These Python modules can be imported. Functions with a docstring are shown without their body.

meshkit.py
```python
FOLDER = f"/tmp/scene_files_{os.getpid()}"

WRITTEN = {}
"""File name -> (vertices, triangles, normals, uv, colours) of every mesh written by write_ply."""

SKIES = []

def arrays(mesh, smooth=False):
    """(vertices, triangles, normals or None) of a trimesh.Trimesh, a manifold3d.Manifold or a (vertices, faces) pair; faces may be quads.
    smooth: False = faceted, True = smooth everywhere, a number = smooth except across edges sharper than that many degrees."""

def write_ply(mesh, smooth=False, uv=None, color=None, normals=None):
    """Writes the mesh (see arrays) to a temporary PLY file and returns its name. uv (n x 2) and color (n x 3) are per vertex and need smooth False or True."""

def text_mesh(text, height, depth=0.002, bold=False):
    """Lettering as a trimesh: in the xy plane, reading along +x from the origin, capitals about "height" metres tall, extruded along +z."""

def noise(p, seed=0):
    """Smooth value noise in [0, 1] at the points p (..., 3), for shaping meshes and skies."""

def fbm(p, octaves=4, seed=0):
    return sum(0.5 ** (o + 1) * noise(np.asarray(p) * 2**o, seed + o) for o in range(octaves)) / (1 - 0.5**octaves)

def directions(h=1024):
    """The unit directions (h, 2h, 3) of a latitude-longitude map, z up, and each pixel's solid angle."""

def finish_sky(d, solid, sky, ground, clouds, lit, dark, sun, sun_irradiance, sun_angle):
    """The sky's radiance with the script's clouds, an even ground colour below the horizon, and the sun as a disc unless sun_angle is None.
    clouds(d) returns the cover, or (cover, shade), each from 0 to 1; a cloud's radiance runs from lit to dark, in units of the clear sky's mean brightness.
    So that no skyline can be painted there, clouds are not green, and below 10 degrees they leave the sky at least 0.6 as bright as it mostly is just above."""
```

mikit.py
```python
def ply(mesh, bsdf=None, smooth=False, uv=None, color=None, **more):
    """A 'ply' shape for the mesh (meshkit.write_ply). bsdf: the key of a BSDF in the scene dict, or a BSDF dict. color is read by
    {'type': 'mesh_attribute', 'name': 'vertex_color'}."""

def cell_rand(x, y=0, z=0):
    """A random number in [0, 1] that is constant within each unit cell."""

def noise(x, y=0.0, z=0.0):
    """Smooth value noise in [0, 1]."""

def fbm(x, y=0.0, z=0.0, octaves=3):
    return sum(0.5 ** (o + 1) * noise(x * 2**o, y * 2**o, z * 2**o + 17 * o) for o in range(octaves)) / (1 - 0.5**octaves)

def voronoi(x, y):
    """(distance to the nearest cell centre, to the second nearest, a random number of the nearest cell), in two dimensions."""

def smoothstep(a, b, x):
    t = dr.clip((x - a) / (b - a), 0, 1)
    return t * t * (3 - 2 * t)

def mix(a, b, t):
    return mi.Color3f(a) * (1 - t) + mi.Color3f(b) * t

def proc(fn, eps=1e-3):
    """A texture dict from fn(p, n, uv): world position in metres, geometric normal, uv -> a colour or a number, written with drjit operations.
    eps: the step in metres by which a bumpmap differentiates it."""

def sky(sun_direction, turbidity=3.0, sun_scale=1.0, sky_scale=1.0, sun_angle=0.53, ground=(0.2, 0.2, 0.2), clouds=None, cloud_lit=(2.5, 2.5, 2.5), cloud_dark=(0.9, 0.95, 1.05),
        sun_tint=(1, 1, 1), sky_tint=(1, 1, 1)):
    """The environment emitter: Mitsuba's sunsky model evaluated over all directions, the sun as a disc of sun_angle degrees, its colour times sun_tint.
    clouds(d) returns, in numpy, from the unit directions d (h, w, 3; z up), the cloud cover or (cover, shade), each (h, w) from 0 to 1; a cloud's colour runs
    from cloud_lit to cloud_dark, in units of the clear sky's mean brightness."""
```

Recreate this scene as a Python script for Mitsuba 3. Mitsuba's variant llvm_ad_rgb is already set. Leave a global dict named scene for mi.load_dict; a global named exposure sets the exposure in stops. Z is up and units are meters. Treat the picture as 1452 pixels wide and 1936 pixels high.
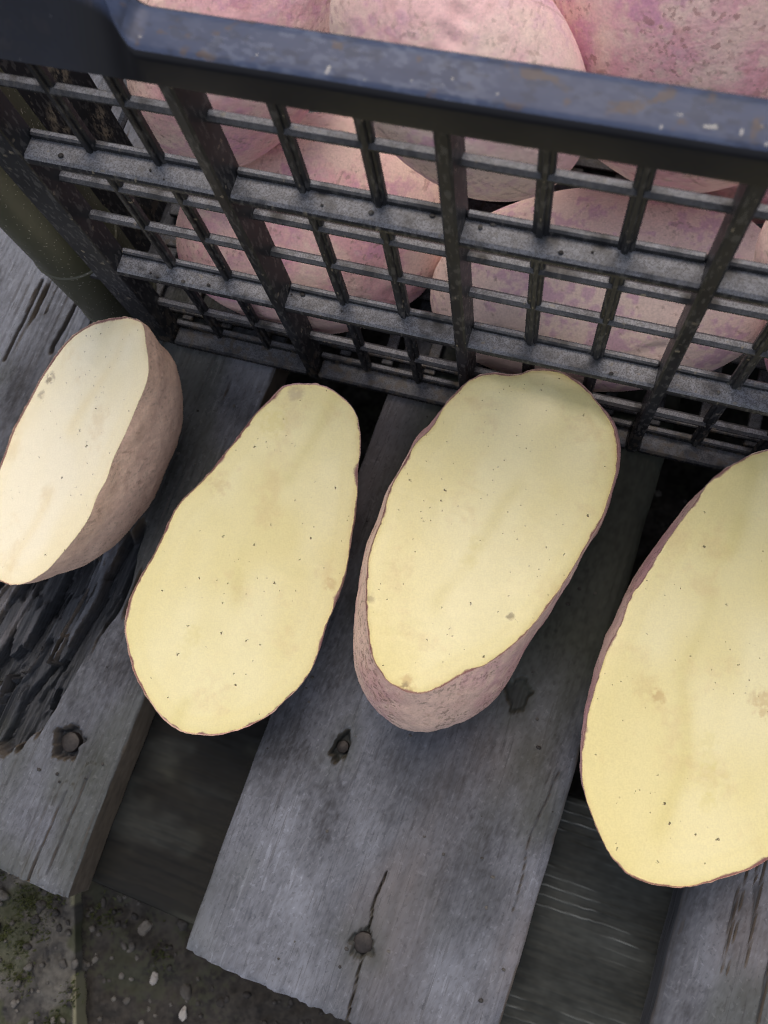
import json, math
import numpy as np, trimesh, drjit as dr, mitsuba as mi, mikit
from meshkit import noise as nnoise, fbm as nfbm
from mikit import fbm, noise, voronoi, smoothstep, mix, proc, cell_rand
T = mi.ScalarTransform4f
scene, labels = {}, {}

# ------------------------------------------------------------------ camera, sky, exposure
EYE = np.array([0.05197, -0.14295, 0.39136])
FWD = np.array([-0.18901, 0.20629, -0.96006])
UP = np.array([-0.24705, 0.93625, 0.24981])
scene['camera'] = {
    'type': 'thinlens', 'to_world': T().look_at(origin=EYE.tolist(), target=(EYE + FWD).tolist(), up=UP.tolist()),
    'fov': 2 * math.degrees(math.atan(726 / 1600.0)), 'fov_axis': 'x', 'aperture_radius': 0.0011, 'focus_distance': 0.345,
    'near_clip': 0.01, 'far_clip': 200.0}
scene['sky'] = mikit.sky([-0.12, 0.42, 0.9], turbidity=3, sun_scale=0.55, sun_angle=42, clouds=lambda d: 1.0,
                         cloud_lit=(2.34, 2.42, 2.74), sun_tint=(0.99, 0.98, 1.03), ground=(0.12, 0.12, 0.12))
exposure = 1.55

# ------------------------------------------------------------------ helpers
def numbered(name):
    k, i = name, 0
    while k in scene or k in labels or any(q.startswith(k + '__') for q in scene):
        i += 1
        k = '%s_%03d' % (name, i)
    return k

def put(name, shape, parent=None):
    k = numbered((parent + '__' if parent else '') + name)
    scene[k] = shape
    return k

def tag(k, label, cat=None, group=None, kind=None):
    labels[k] = {'label': label}
    if cat: labels[k]['category'] = cat
    if group: labels[k]['group'] = group
    if kind: labels[k]['kind'] = kind

def cbox(x0, x1, y0, y1, z0, z1, c=0.0006):
    pts = []
    for sx in (0, 1):
        for sy in (0, 1):
            for sz in (0, 1):
                X, Y, Z = (x0, x1)[sx], (y0, y1)[sy], (z0, z1)[sz]
                dx, dy, dz = (c, -c)[sx], (c, -c)[sy], (c, -c)[sz]
                pts += [(X + dx, Y + dy, Z), (X + dx, Y, Z + dz), (X, Y + dy, Z + dz)]
    return trimesh.convex.convex_hull(np.array(pts))

def cat(ms): return trimesh.util.concatenate(ms)

def grid_faces(nr, nc, wrap=False):
    i, j = np.meshgrid(np.arange(nr - 1), np.arange(nc if wrap else nc - 1), indexing='ij')
    a = i * nc + j; b = i * nc + (j + 1) % nc
    return np.concatenate([np.stack([a, b, b + nc], -1).reshape(-1, 3), np.stack([a, b + nc, a + nc], -1).reshape(-1, 3)])

def seg_dist(x, y, pl):
    d = np.full(x.shape, 9.0)
    for (x0, y0), (x1, y1) in zip(pl[:-1], pl[1:]):
        vx, vy = x1 - x0, y1 - y0
        t = np.clip(((x - x0) * vx + (y - y0) * vy) / (vx * vx + vy * vy), 0, 1)
        d = np.minimum(d, np.hypot(x - x0 - t * vx, y - y0 - t * vy))
    return d

def sstep(a, b, x):
    t = np.clip((x - a) / (b - a), 0, 1)
    return t * t * (3 - 2 * t)

def p3(a, b, c=0.0): return np.stack(np.broadcast_arrays(a, b, c), -1)

# ------------------------------------------------------------------ materials
CY, SY = math.cos(-0.0462), math.sin(-0.0462)          # the deck boards run along D, N crosses them
N2, D2 = np.array([CY, SY]), np.array([-SY, CY])

def wood_fn(p, n, uv):
    a = p.x * CY + p.y * SY
    l = p.y * CY - p.x * SY
    w = fbm(a * 30, l * 7, 3.0, 2) * 0.006
    fine = fbm((a + w) * 1500, l * 90, p.z * 900, 2)
    mid = fbm((a + w) * 260, l * 14, p.z * 200, 3)
    mott = fbm(a * 520, l * 360, p.z * 300, 3)
    fleck = fbm((a - 0.35 * l) * 1500, (l + 0.35 * a) * 420, 4.0, 2)
    blot = fbm(a * 26 + 5, l * 17, 1.0, 3)
    pat = fbm(a * 60 + 2, l * 42, 6.0, 3)
    blue = fbm(a * 14 + 31, l * 11, 7.0, 2)
    t = 0.20 * fine + 0.17 * mid + 0.34 * mott + 0.24 * fleck + 0.80 * blot + 0.46 * pat - 0.64
    c = mix((0.032, 0.034, 0.041), (0.172, 0.188, 0.226), dr.clip(1.25 * t - 0.06, 0, 1))
    c = mix(c, mi.Color3f(0.17, 0.135, 0.115) * (0.45 + 1.0 * mid), 0.35 * smoothstep(0.48, 0.66, blue))
    c = mix(c, (0.048, 0.055, 0.044), 0.55 * smoothstep(0.52, 0.68, fbm(a * 20 + 71, l * 12, 3.0, 3)))
    c = mix(c, (0.035, 0.033, 0.034), 0.45 * smoothstep(0.62, 0.78, fine) * smoothstep(0.4, 0.6, mid))
    wl = l + 0.25 * a
    hair = noise((a + 0.5 * w) * 1000, wl * 55, a * 170 + l * 11)
    c = mix(c, c * 0.66, 0.6 * smoothstep(0.70, 0.80, hair) * smoothstep(0.40, 0.60, mid))
    pale = noise((a + 0.5 * w) * 850 + 40, wl * 75, a * 190 + l * 13 + 8.0)
    c = mix(c, c * 1.35 + 0.008, 0.7 * smoothstep(0.72, 0.82, pale) * smoothstep(0.42, 0.58, fbm(a * 70 + 9, l * 50, 2.0, 2)))
    grit = noise(a * 720 + l * 560, l * 700 - a * 540, a * 300 + 5.0)
    c = mix(c, c * 0.65, 0.6 * smoothstep(0.74, 0.84, grit))
    c = mix(c, c * 1.4 + 0.008, 0.6 * smoothstep(0.78, 0.88, noise(a * 640 - l * 500 + 31, l * 620 + a * 480, l * 300 + 9.0)))
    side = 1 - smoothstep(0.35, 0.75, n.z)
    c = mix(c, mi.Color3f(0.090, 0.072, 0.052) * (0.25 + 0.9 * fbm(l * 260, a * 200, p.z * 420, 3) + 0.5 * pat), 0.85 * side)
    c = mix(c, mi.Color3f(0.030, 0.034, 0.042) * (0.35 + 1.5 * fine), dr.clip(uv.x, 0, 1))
    c = mix(c, mi.Color3f(0.030, 0.036, 0.027) * (0.6 + 0.9 * mott), dr.clip(uv.y, 0, 1))
    return c
scene['weathered_wood'] = {'type': 'twosided', 'bsdf': {'type': 'principled', 'base_color': proc(wood_fn), 'roughness': 0.72, 'specular': 0.35}}

def bearer_fn(p, n, uv):
    f = fbm(p.x * 120, p.y * 900, 0.0, 2)
    m = fbm(p.x * 40, p.y * 60, 2.0, 3)
    c = mix((0.011, 0.0135, 0.013), (0.050, 0.057, 0.055), dr.clip(0.3 * f + 0.8 * m + 0.3 * fbm(p.x * 300, p.y * 420, 1.0, 3) - 0.38, 0, 1))
    c = mix(c, (0.17, 0.19, 0.20), 0.85 * dr.clip(uv.x, 0, 1) * smoothstep(0.38, 0.55, m))
    c = mix(c, (0.050, 0.052, 0.036), 0.45 * dr.clip(uv.y, 0, 1) * smoothstep(0.44, 0.80, fbm(p.x * 45, p.y * 75, 5.0, 4)))
    c = c * (1 - 0.84 * dr.clip(uv.y, 0, 1) * (1.0 - 0.55 * smoothstep(0.50, 0.72, fbm(p.x * 40 + 3, p.y * 60, 2.0, 3))))  # shade inside the left deck gap painted into the bearer
    return c
scene['underdeck_wood'] = {'type': 'twosided', 'bsdf': {'type': 'principled', 'base_color': proc(bearer_fn), 'roughness': 0.75, 'specular': 0.3}}

def plastic_fn(p, n, uv):
    c = mix((0.011, 0.012, 0.0145), (0.025, 0.0265, 0.030), fbm(p.x * 60, p.y * 60, p.z * 60, 2))
    hi = noise(p.x * 2600, p.y * 2600, p.z * 2600)
    md = fbm(p.x * 130, p.y * 130, p.z * 130, 3)
    up = smoothstep(0.55, 0.95, n.z)
    below = 1 - smoothstep(0.195, 0.215, p.z)
    dust = up * below * (0.50 + 0.50 * smoothstep(0.3, 0.65, hi)) * (0.55 + 0.75 * fbm(p.x * 500, p.y * 500, p.z * 500, 2)) * smoothstep(0.15, 0.55, md) * smoothstep(0.0, 0.06, p.z + 0.035)
    c = mix(c, (0.205, 0.218, 0.250), 0.95 * dust)
    c = mix(c, (0.20, 0.175, 0.13), 0.8 * smoothstep(0.80, 0.88, noise(p.x * 900 + 7, p.y * 900, p.z * 380)) * smoothstep(0.5, 0.7, md) * (0.35 + 0.65 * below))
    streak = smoothstep(0.55, 0.72, fbm(p.x * 900, p.y * 900, p.z * 260, 3)) * below
    c = mix(c, (0.12, 0.118, 0.115), 0.36 * streak)
    # dried mud smeared on the inside of the corner
    mud = fbm(p.x * 300, p.y * 1300, p.z * 420, 3)
    def spot(y, z, r):
        return dr.exp(-(dr.square(p.y - y) + dr.square((p.z - z) * 0.55)) / (r * r))
    m = (spot(0.066, 0.114, 0.008) + spot(0.050, 0.100, 0.006) + spot(0.071, 0.075, 0.007) + spot(0.064, 0.045, 0.006)) * smoothstep(-0.17, -0.185, p.x)
    c = mix(c, (0.30, 0.26, 0.19), 0.75 * dr.clip(smoothstep(0.42, 0.70, 0.6 * mud + 0.4 * md) * smoothstep(0.3, 0.8, m), 0, 1))
    # soil caught in the low corners of the wall
    low = smoothstep(0.045, 0.0, p.z) * smoothstep(0.56, 0.66, fbm(p.x * 420, p.y * 420, p.z * 190, 3))
    c = mix(c, (0.11, 0.088, 0.062), 0.5 * low)
    return c
scene['crate_plastic'] = {'type': 'twosided', 'bsdf': {'type': 'principled', 'base_color': proc(plastic_fn), 'roughness': 0.42, 'specular': 0.22}}

def rim_fn(p, n, uv):
    up = dr.maximum(smoothstep(0.60, 0.92, n.z), smoothstep(0.15, 0.40, n.z) * smoothstep(0.2220, 0.226, p.z))
    c = mix((0.008, 0.009, 0.012), (0.014, 0.015, 0.019), fbm(p.x * 70, p.y * 70, p.z * 70, 3))
    sky_sheen = mix((0.032, 0.046, 0.092), (0.060, 0.080, 0.142), fbm(p.x * 50 + 3, p.y * 160, p.z * 70, 3))
    c = mix(c, sky_sheen, up)  # blue sky sheen painted on upward and raised faces, sides kept near black
    fine = fbm(p.x * 420 + 0.4 * p.y * 700, p.y * 900, 2.0, 3)
    area = smoothstep(0.44, 0.64, fbm(p.x * 22 + 9, p.y * 40, 0.0, 3))
    c = mix(c, (0.125, 0.15, 0.215), 0.45 * up * smoothstep(0.46, 0.68, fine) * (0.25 + 0.75 * area))
    c = mix(c, (0.02, 0.022, 0.028), 0.3 * up * smoothstep(0.60, 0.72, fbm(p.x * 260 + 11, p.y * 500, 6.0, 3)))
    c = mix(c, (0.36, 0.36, 0.35), 0.8 * smoothstep(0.90, 0.95, noise(p.x * 520, p.y * 520, p.z * 520)) * up)
    c = mix(c, (0.10, 0.070, 0.045), 0.6 * smoothstep(0.64, 0.76, fbm(p.x * 190 + 2, p.y * 260, 4.0, 4)) * up)
    return c
scene['rim_plastic'] = {'type': 'twosided', 'bsdf': {'type': 'principled', 'base_color': proc(rim_fn), 'roughness': 0.36, 'specular': 0.20}}

def post_fn(p, n, uv):
    c = mix((0.026, 0.028, 0.019), (0.052, 0.054, 0.030), fbm(p.x * 40, p.y * 40, p.z * 30, 3))
    return mix(c, (0.25, 0.24, 0.2), 0.7 * smoothstep(0.84, 0.9, noise(p.x * 1100, p.y * 1100, p.z * 1100)))
scene['post_plastic'] = {'type': 'twosided', 'bsdf': {'type': 'principled', 'base_color': proc(post_fn), 'roughness': 0.42, 'specular': 0.5}}

def skin_fn(p, n, uv):
    """uv.x: how much of the skin is the dull brown kind; uv.y: shifts the pattern from one potato to the next."""
    s = uv.y * 31
    x, y, z = p.x + s, p.y, p.z
    big = fbm(x * 32, y * 32, z * 32, 3)
    big2 = fbm(x * 48 + 9, y * 48, z * 48, 3)
    md = fbm(x * 330, y * 330, z * 330, 3)
    fi = fbm(x * 1700, y * 1700, z * 1700, 2)
    c = mix((0.76, 0.575, 0.525), (0.69, 0.385, 0.435), smoothstep(0.40, 0.58, 0.75 * big + 0.25 * md))
    c = mix(c, (0.58, 0.295, 0.435), 0.8 * smoothstep(0.50, 0.66, 0.62 * big2 + 0.38 * md))
    c = mix(c, (0.77, 0.63, 0.52), 0.6 * smoothstep(0.50, 0.64, 0.6 * fbm(x * 60 + 4, y * 60, z * 60, 3) + 0.4 * md))
    c = mix(c, (0.50, 0.20, 0.22), 0.45 * smoothstep(0.60, 0.72, 0.5 * big + 0.5 * fbm(x * 190, y * 190, z * 190 + 8, 3)))
    c = mix(c, (0.34, 0.18, 0.17), 0.6 * smoothstep(0.60, 0.68, fbm(x * 700, y * 260, z * 700, 3)) * smoothstep(0.45, 0.6, fbm(x * 50 + 3, y * 50, z * 50, 2)))
    c = mix(c, mix((0.75, 0.615, 0.56), (0.61, 0.425, 0.50), smoothstep(0.50, 0.62, 0.5 * big2 + 0.5 * md)), dr.clip(-uv.x, 0, 1))
    brown = mix((0.44, 0.315, 0.245), (0.31, 0.20, 0.165), smoothstep(0.3, 0.65, 0.6 * big + 0.4 * md))
    c = mix(c, brown, dr.clip(uv.x, 0, 1))
    c = mix(c, mix((0.70, 0.53, 0.41), (0.56, 0.39, 0.30), md), dr.clip(uv.x - 1, 0, 1))
    c = c * (0.82 + 0.36 * fi)
    f1, f2, r = voronoi(x * 150 + 2 * z * 60, y * 150 + z * 70)
    c = mix(c, (0.30, 0.19, 0.15), 0.45 * (1 - smoothstep(0.03, 0.16, f1 + 0.10 * (fi - 0.5))) * smoothstep(0.62, 0.66, r))
    c = mix(c, (0.11, 0.08, 0.062), 0.55 * dr.clip(uv.x * 1.4, 0, 1) * dr.clip(2.3 - uv.x, 0, 1) * smoothstep(0.57, 0.68, fbm(x * 850, y * 850, z * 850, 2)) * smoothstep(0.42, 0.58, fbm(x * 75 + 6, y * 75, z * 75, 2)))
    c = mix(c, (0.26, 0.20, 0.15), 0.4 * smoothstep(0.58, 0.76, fbm(x * 620, y * 620, z * 620, 3)) * smoothstep(0.54, 0.68, fbm(x * 40 + 20, y * 40, z * 40, 2)))
    return c
def skin_bump(p, n, uv):
    return 0.6 * noise(p.x * 1500, p.y * 1500, p.z * 1500) + 0.9 * noise(p.x * 620, p.y * 620, p.z * 620)
scene['potato_skin'] = {'type': 'twosided', 'bsdf': {'type': 'bumpmap', 'arbitrary': proc(skin_bump, 2e-4), 'scale': 0.0002,
                        'bsdf': {'type': 'principled', 'base_color': proc(skin_fn), 'roughness': 0.62, 'specular': 0.35, 'sheen': 0.3}}}

DIRT, TAN, OLIVE, PEEL = (0.15, 0.10, 0.055), (0.55, 0.38, 0.16), (0.68, 0.60, 0.20), (0.36, 0.26, 0.20)
MARKS = [(-0.1892, -0.0461, 0.0037, DIRT, 0.85), (-0.1915, -0.0545, 0.0031, DIRT, 0.60), (-0.1622, -0.0208, 0.0064, TAN, 0.17), (-0.0902, -0.0752, 0.0072, TAN, 0.34), (-0.0678, -0.0285, 0.0048, PEEL, 0.51), (-0.0735, -0.0435, 0.0088, OLIVE, 0.42),
         (-0.0302, -0.1039, 0.0036, TAN, 0.59), (-0.0832, -0.1406, 0.0056, OLIVE, 0.30), (-0.0850, -0.1480, 0.0048, OLIVE, 0.21), (0.0158, -0.1353, 0.0044, TAN, 0.68), (0.0150, -0.1360, 0.0019, DIRT, 0.70), (-0.0072, -0.1077, 0.0025, DIRT, 0.60), (0.0465, -0.0993, 0.0019, DIRT, 0.80),
         (0.1026, -0.1105, 0.0072, TAN, 0.26), (0.1085, -0.1120, 0.0036, TAN, 0.68), (0.1470, -0.1034, 0.0072, TAN, 0.59), (0.1300, -0.1230, 0.0050, OLIVE, 0.30), (0.1320, -0.1300, 0.0050, OLIVE, 0.32), (0.1340, -0.1450, 0.0050, OLIVE, 0.32), (0.0270, -0.0750, 0.0045, OLIVE, 0.35), (0.0255, -0.0830, 0.0045, OLIVE, 0.30), (0.1348, -0.1374, 0.0088, OLIVE, 0.26)]
def flesh_fn_of(light, deep, core_col, off):
    def fn(p, n, uv):
        """uv.x: distance to the skin in metres; uv.y: distance off the long axis of the potato."""
        d, w = uv.x, uv.y
        wob = fbm(p.x * 340 + off, p.y * 340, 1.0, 3)
        big = fbm(p.x * 34 + off, p.y * 22, 3.0, 3)
        hi = noise(p.x * 2600, p.y * 2600, 0.0)
        c = mix(light, deep, 0.75 * smoothstep(0.34, 0.76, big))
        c = mix(c, deep, 0.85 * dr.exp(-d / 0.0065))
        ring = dr.exp(-dr.square((d - 0.0060 - 0.002 * big) / 0.0014))
        c = mix(c, deep, 0.22 * ring)
        core = dr.exp(-dr.square((w - 0.014 * (fbm(p.y * 30 + off, 5.0, 0.0, 2) - 0.5)) / 0.0032)) * smoothstep(0.42, 0.64, fbm(p.y * 34 + off, p.x * 20, 0.0, 2))
        c = mix(c, core_col, 0.32 * core)
        stain = smoothstep(0.56, 0.84, fbm(p.x * 60 + off, p.y * 60, 9.0, 4) * 0.8 + 0.2 * fbm(p.x * 420, p.y * 420, 0.0, 2))
        c = mix(c, (0.66, 0.50, 0.24), 0.32 * stain)
        c = c * (0.955 + 0.09 * hi)
        for sx, sy, sr, col, amt in MARKS:
            q_ = dr.exp(-(dr.square(p.x - sx) + dr.square(p.y - sy)) / (sr * sr))
            c = mix(c, col, 0.8 * amt * smoothstep(0.30, 0.95, q_ * (0.15 + 1.5 * fbm(p.x * 620, p.y * 620, 2.0, 4))))
        zone = smoothstep(0.46, 0.62, fbm(p.x * 30 + off * 3, p.y * 30, 7.0, 2)) + 0.8 * dr.exp(-d / 0.012) * smoothstep(0.45, 0.6, fbm(p.x * 45 + off, p.y * 45, 8.0, 2))
        jag = fbm(p.x * 2400, p.y * 2400, 4.0, 2) - 0.5
        f1, f2, r = voronoi(p.x * 150 + off, p.y * 150)
        size = 0.012 + 0.18 * dr.square(dr.maximum(r - 0.80, 0) * 5)  * 0.35
        c = mix(c, (0.095, 0.062, 0.030), 0.9 * (1 - smoothstep(size * 0.75, size, f1 + 0.22 * jag)) * dr.select(r > 0.87, 1.0, 0.0) * smoothstep(0.25, 0.5, zone))
        g1, g2, q = voronoi(p.x * 430 + off + 50, p.y * 430)
        c = mix(c, (0.17, 0.115, 0.055), 0.8 * (1 - smoothstep(0.06, 0.12, g1 + 0.25 * jag)) * dr.select(q > 0.92, 1.0, 0.0) * smoothstep(0.5, 0.62, fbm(p.x * 42 + off, p.y * 42, 2.0, 2)))
        edge = 0.00012 + 0.0017 * dr.square(dr.square(0.45 * wob + 0.75 * fbm(p.x * 120 + off, p.y * 120, 5.0, 2)))
        c = mix(mix((0.36, 0.20, 0.175), (0.20, 0.085, 0.09), wob), c, smoothstep(edge * 0.4, edge * 1.5, d))
        return c
    return fn
def flesh_bump(p, n, uv):
    return noise(p.x * 700, p.y * 700, p.z * 700) + 0.5 * noise(p.x * 1900, p.y * 1900, p.z * 1900) + 0.8 * noise((p.x + 0.3 * p.y) * 90, (p.y - 0.3 * p.x) * 520, 1.0)
for nm, li, de, co, of in (('potato_flesh', (0.875, 0.81, 0.475), (0.79, 0.70, 0.315), (0.64, 0.56, 0.19), 3.0), ('pale_potato_flesh', (0.90, 0.84, 0.63), (0.86, 0.775, 0.50), (0.80, 0.68, 0.38), 11.0)):
    scene[nm] = {'type': 'twosided', 'bsdf': {'type': 'bumpmap', 'arbitrary': proc(flesh_bump, 2e-4), 'scale': 0.00012,
                 'bsdf': {'type': 'principled', 'base_color': proc(flesh_fn_of(li, de, co, of)), 'roughness': 0.36, 'specular': 0.5, 'flatness': 0.4}}}

def soil_fn(p, n, uv):
    a = fbm(p.x * 90, p.y * 90, 0.0, 4)
    b = fbm(p.x * 420, p.y * 420, 3.0, 3)
    m = fbm(p.x * 45 + 7, p.y * 45, 5.0, 3)
    c = mix((0.009, 0.0088, 0.0092), (0.055, 0.051, 0.046), dr.clip(1.5 * (0.5 * a + 0.5 * b) - 0.35, 0, 1))
    return mix(c, (0.030, 0.037, 0.020), 0.5 * smoothstep(0.52, 0.64, 0.6 * m + 0.4 * b))
scene['soil'] = {'type': 'twosided', 'bsdf': {'type': 'principled', 'base_color': proc(soil_fn), 'roughness': 0.85, 'specular': 0.3}}
def slab_fn(p, n, uv):
    a = fbm(p.x * 110, p.y * 110, 1.0, 4)
    m = fbm(p.x * 50 + 17, p.y * 50, 2.0, 3)
    b = fbm(p.x * 500, p.y * 500, 3.0, 2)
    c = mix((0.016, 0.016, 0.018), (0.115, 0.113, 0.103), dr.clip(1.9 * (0.7 * a + 0.3 * b) - 0.45, 0, 1))
    c = mix(c, (0.046, 0.055, 0.026), 0.6 * smoothstep(0.50, 0.60, m))
    return mix(c, (0.20, 0.20, 0.13), 0.7 * dr.clip(uv.x, 0, 1))
scene['mossy_concrete'] = {'type': 'twosided', 'bsdf': {'type': 'principled', 'base_color': proc(slab_fn), 'roughness': 0.85, 'specular': 0.3}}
def stone_fn(p, n, uv):
    r = fbm(p.x * 55 + 3, p.y * 55, 0.0, 2)
    return mix((0.020, 0.019, 0.019), (0.095, 0.092, 0.086), smoothstep(0.35, 0.75, r)) * (0.7 + 0.6 * fbm(p.x * 700, p.y * 700, p.z * 700, 2))
scene['grit_stone'] = {'type': 'twosided', 'bsdf': {'type': 'principled', 'base_color': proc(stone_fn), 'roughness': 0.8}}
def white_fn(p, n, uv): return mix((0.14, 0.14, 0.145), (0.36, 0.355, 0.34), fbm(p.x * 300, p.y * 300, p.z * 300, 3))
scene['white_stone'] = {'type': 'twosided', 'bsdf': {'type': 'principled', 'base_color': proc(white_fn), 'roughness': 0.7}}
def greystone_fn(p, n, uv): return mix((0.06, 0.057, 0.053), (0.13, 0.122, 0.11), fbm(p.x * 300, p.y * 300, p.z * 300, 3))
scene['grey_stone'] = {'type': 'twosided', 'bsdf': {'type': 'principled', 'base_color': proc(greystone_fn), 'roughness': 0.8}}
def moss_fn(p, n, uv): return mix((0.020, 0.029, 0.009), (0.062, 0.074, 0.022), fbm(p.x * 140, p.y * 140, p.z * 400, 3))
scene['moss_leaf'] = {'type': 'twosided', 'bsdf': {'type': 'principled', 'base_color': proc(moss_fn), 'roughness': 0.9}}
def nail_fn(p, n, uv): return mix((0.011, 0.010, 0.0105), (0.034, 0.030, 0.030), fbm(p.x * 700, p.y * 700, 0.0, 3))
scene['rusty_iron'] = {'type': 'twosided', 'bsdf': {'type': 'principled', 'base_color': proc(nail_fn), 'roughness': 0.6, 'metallic': 0.25}}

# ------------------------------------------------------------------ ground
GZ = -0.12
def axis(lo, hi, step, far):
    core = np.arange(lo, hi + step / 2, step)
    g = np.array([0.03, 0.1, 0.3, 0.9, 3, 10, far])
    return np.concatenate([(lo - g)[::-1], core, hi + g])
gx, gy = axis(-0.42, 0.5, 0.0022, 40), axis(-0.55, 0.30, 0.0022, 40)
X, Y = np.meshgrid(gx, gy)
near = sstep(3.0, 0.5, np.hypot(X, Y))
Z = GZ + near * (0.010 * (nfbm(p3(X * 28, Y * 28), 3, 1) - 0.5) + 0.007 * (nfbm(p3(X * 140, Y * 140), 3, 2) - 0.5))
V = np.stack([X, Y, Z], -1).reshape(-1, 3)
scene['ground'] = mikit.ply((V, grid_faces(len(gy), len(gx))), 'soil', smooth=True)
tag('ground', 'dark damp soil with grit under and in front of the pallet', kind='structure')

# mossy slab whose straight edge shows at the lower left
e0, e1 = np.array([-0.1515, -0.31]), np.array([-0.1275, -0.366])
ed = (e1 - e0) / np.linalg.norm(e1 - e0); en = np.array([ed[1], -ed[0]])       # en points to the slab's inside (left)
if en[0] > 0: en = -en
s_, t_ = np.meshgrid(np.linspace(-0.22, 0.30, 230), np.concatenate([[0.0, 0.0, 0.0006], np.linspace(0.0014, 0.30, 190)]))
XX = e0[0] + ed[0] * s_ + en[0] * t_; YY = e0[1] + ed[1] * s_ + en[1] * t_
ZZ = GZ + 0.009 + 0.006 * (nfbm(p3(XX * 60, YY * 60), 3, 4) - 0.5) * sstep(0, 0.01, t_) + 0.006 * (nfbm(p3(XX * 190, YY * 190), 3, 5) - 0.5) * sstep(0.0, 0.004, t_)
ZZ[0] = GZ - 0.03
ZZ[1] -= 0.0008
V = np.stack([XX, YY, ZZ], -1).reshape(-1, 3)
edge_uv = np.stack([np.where((t_ < 0.002) & (t_ >= 0) , 1.0, 0.0) * (nnoise(p3(s_ * 60, 0 * s_), 3) > 0.25), 0 * t_], -1).reshape(-1, 2)
scene['paving_slab'] = mikit.ply((V, grid_faces(*s_.shape)), 'mossy_concrete', smooth=True, uv=edge_uv)
tag('paving_slab', 'mossy soil-covered slab with a straight edge on the ground at the lower left', 'slab')

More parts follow.
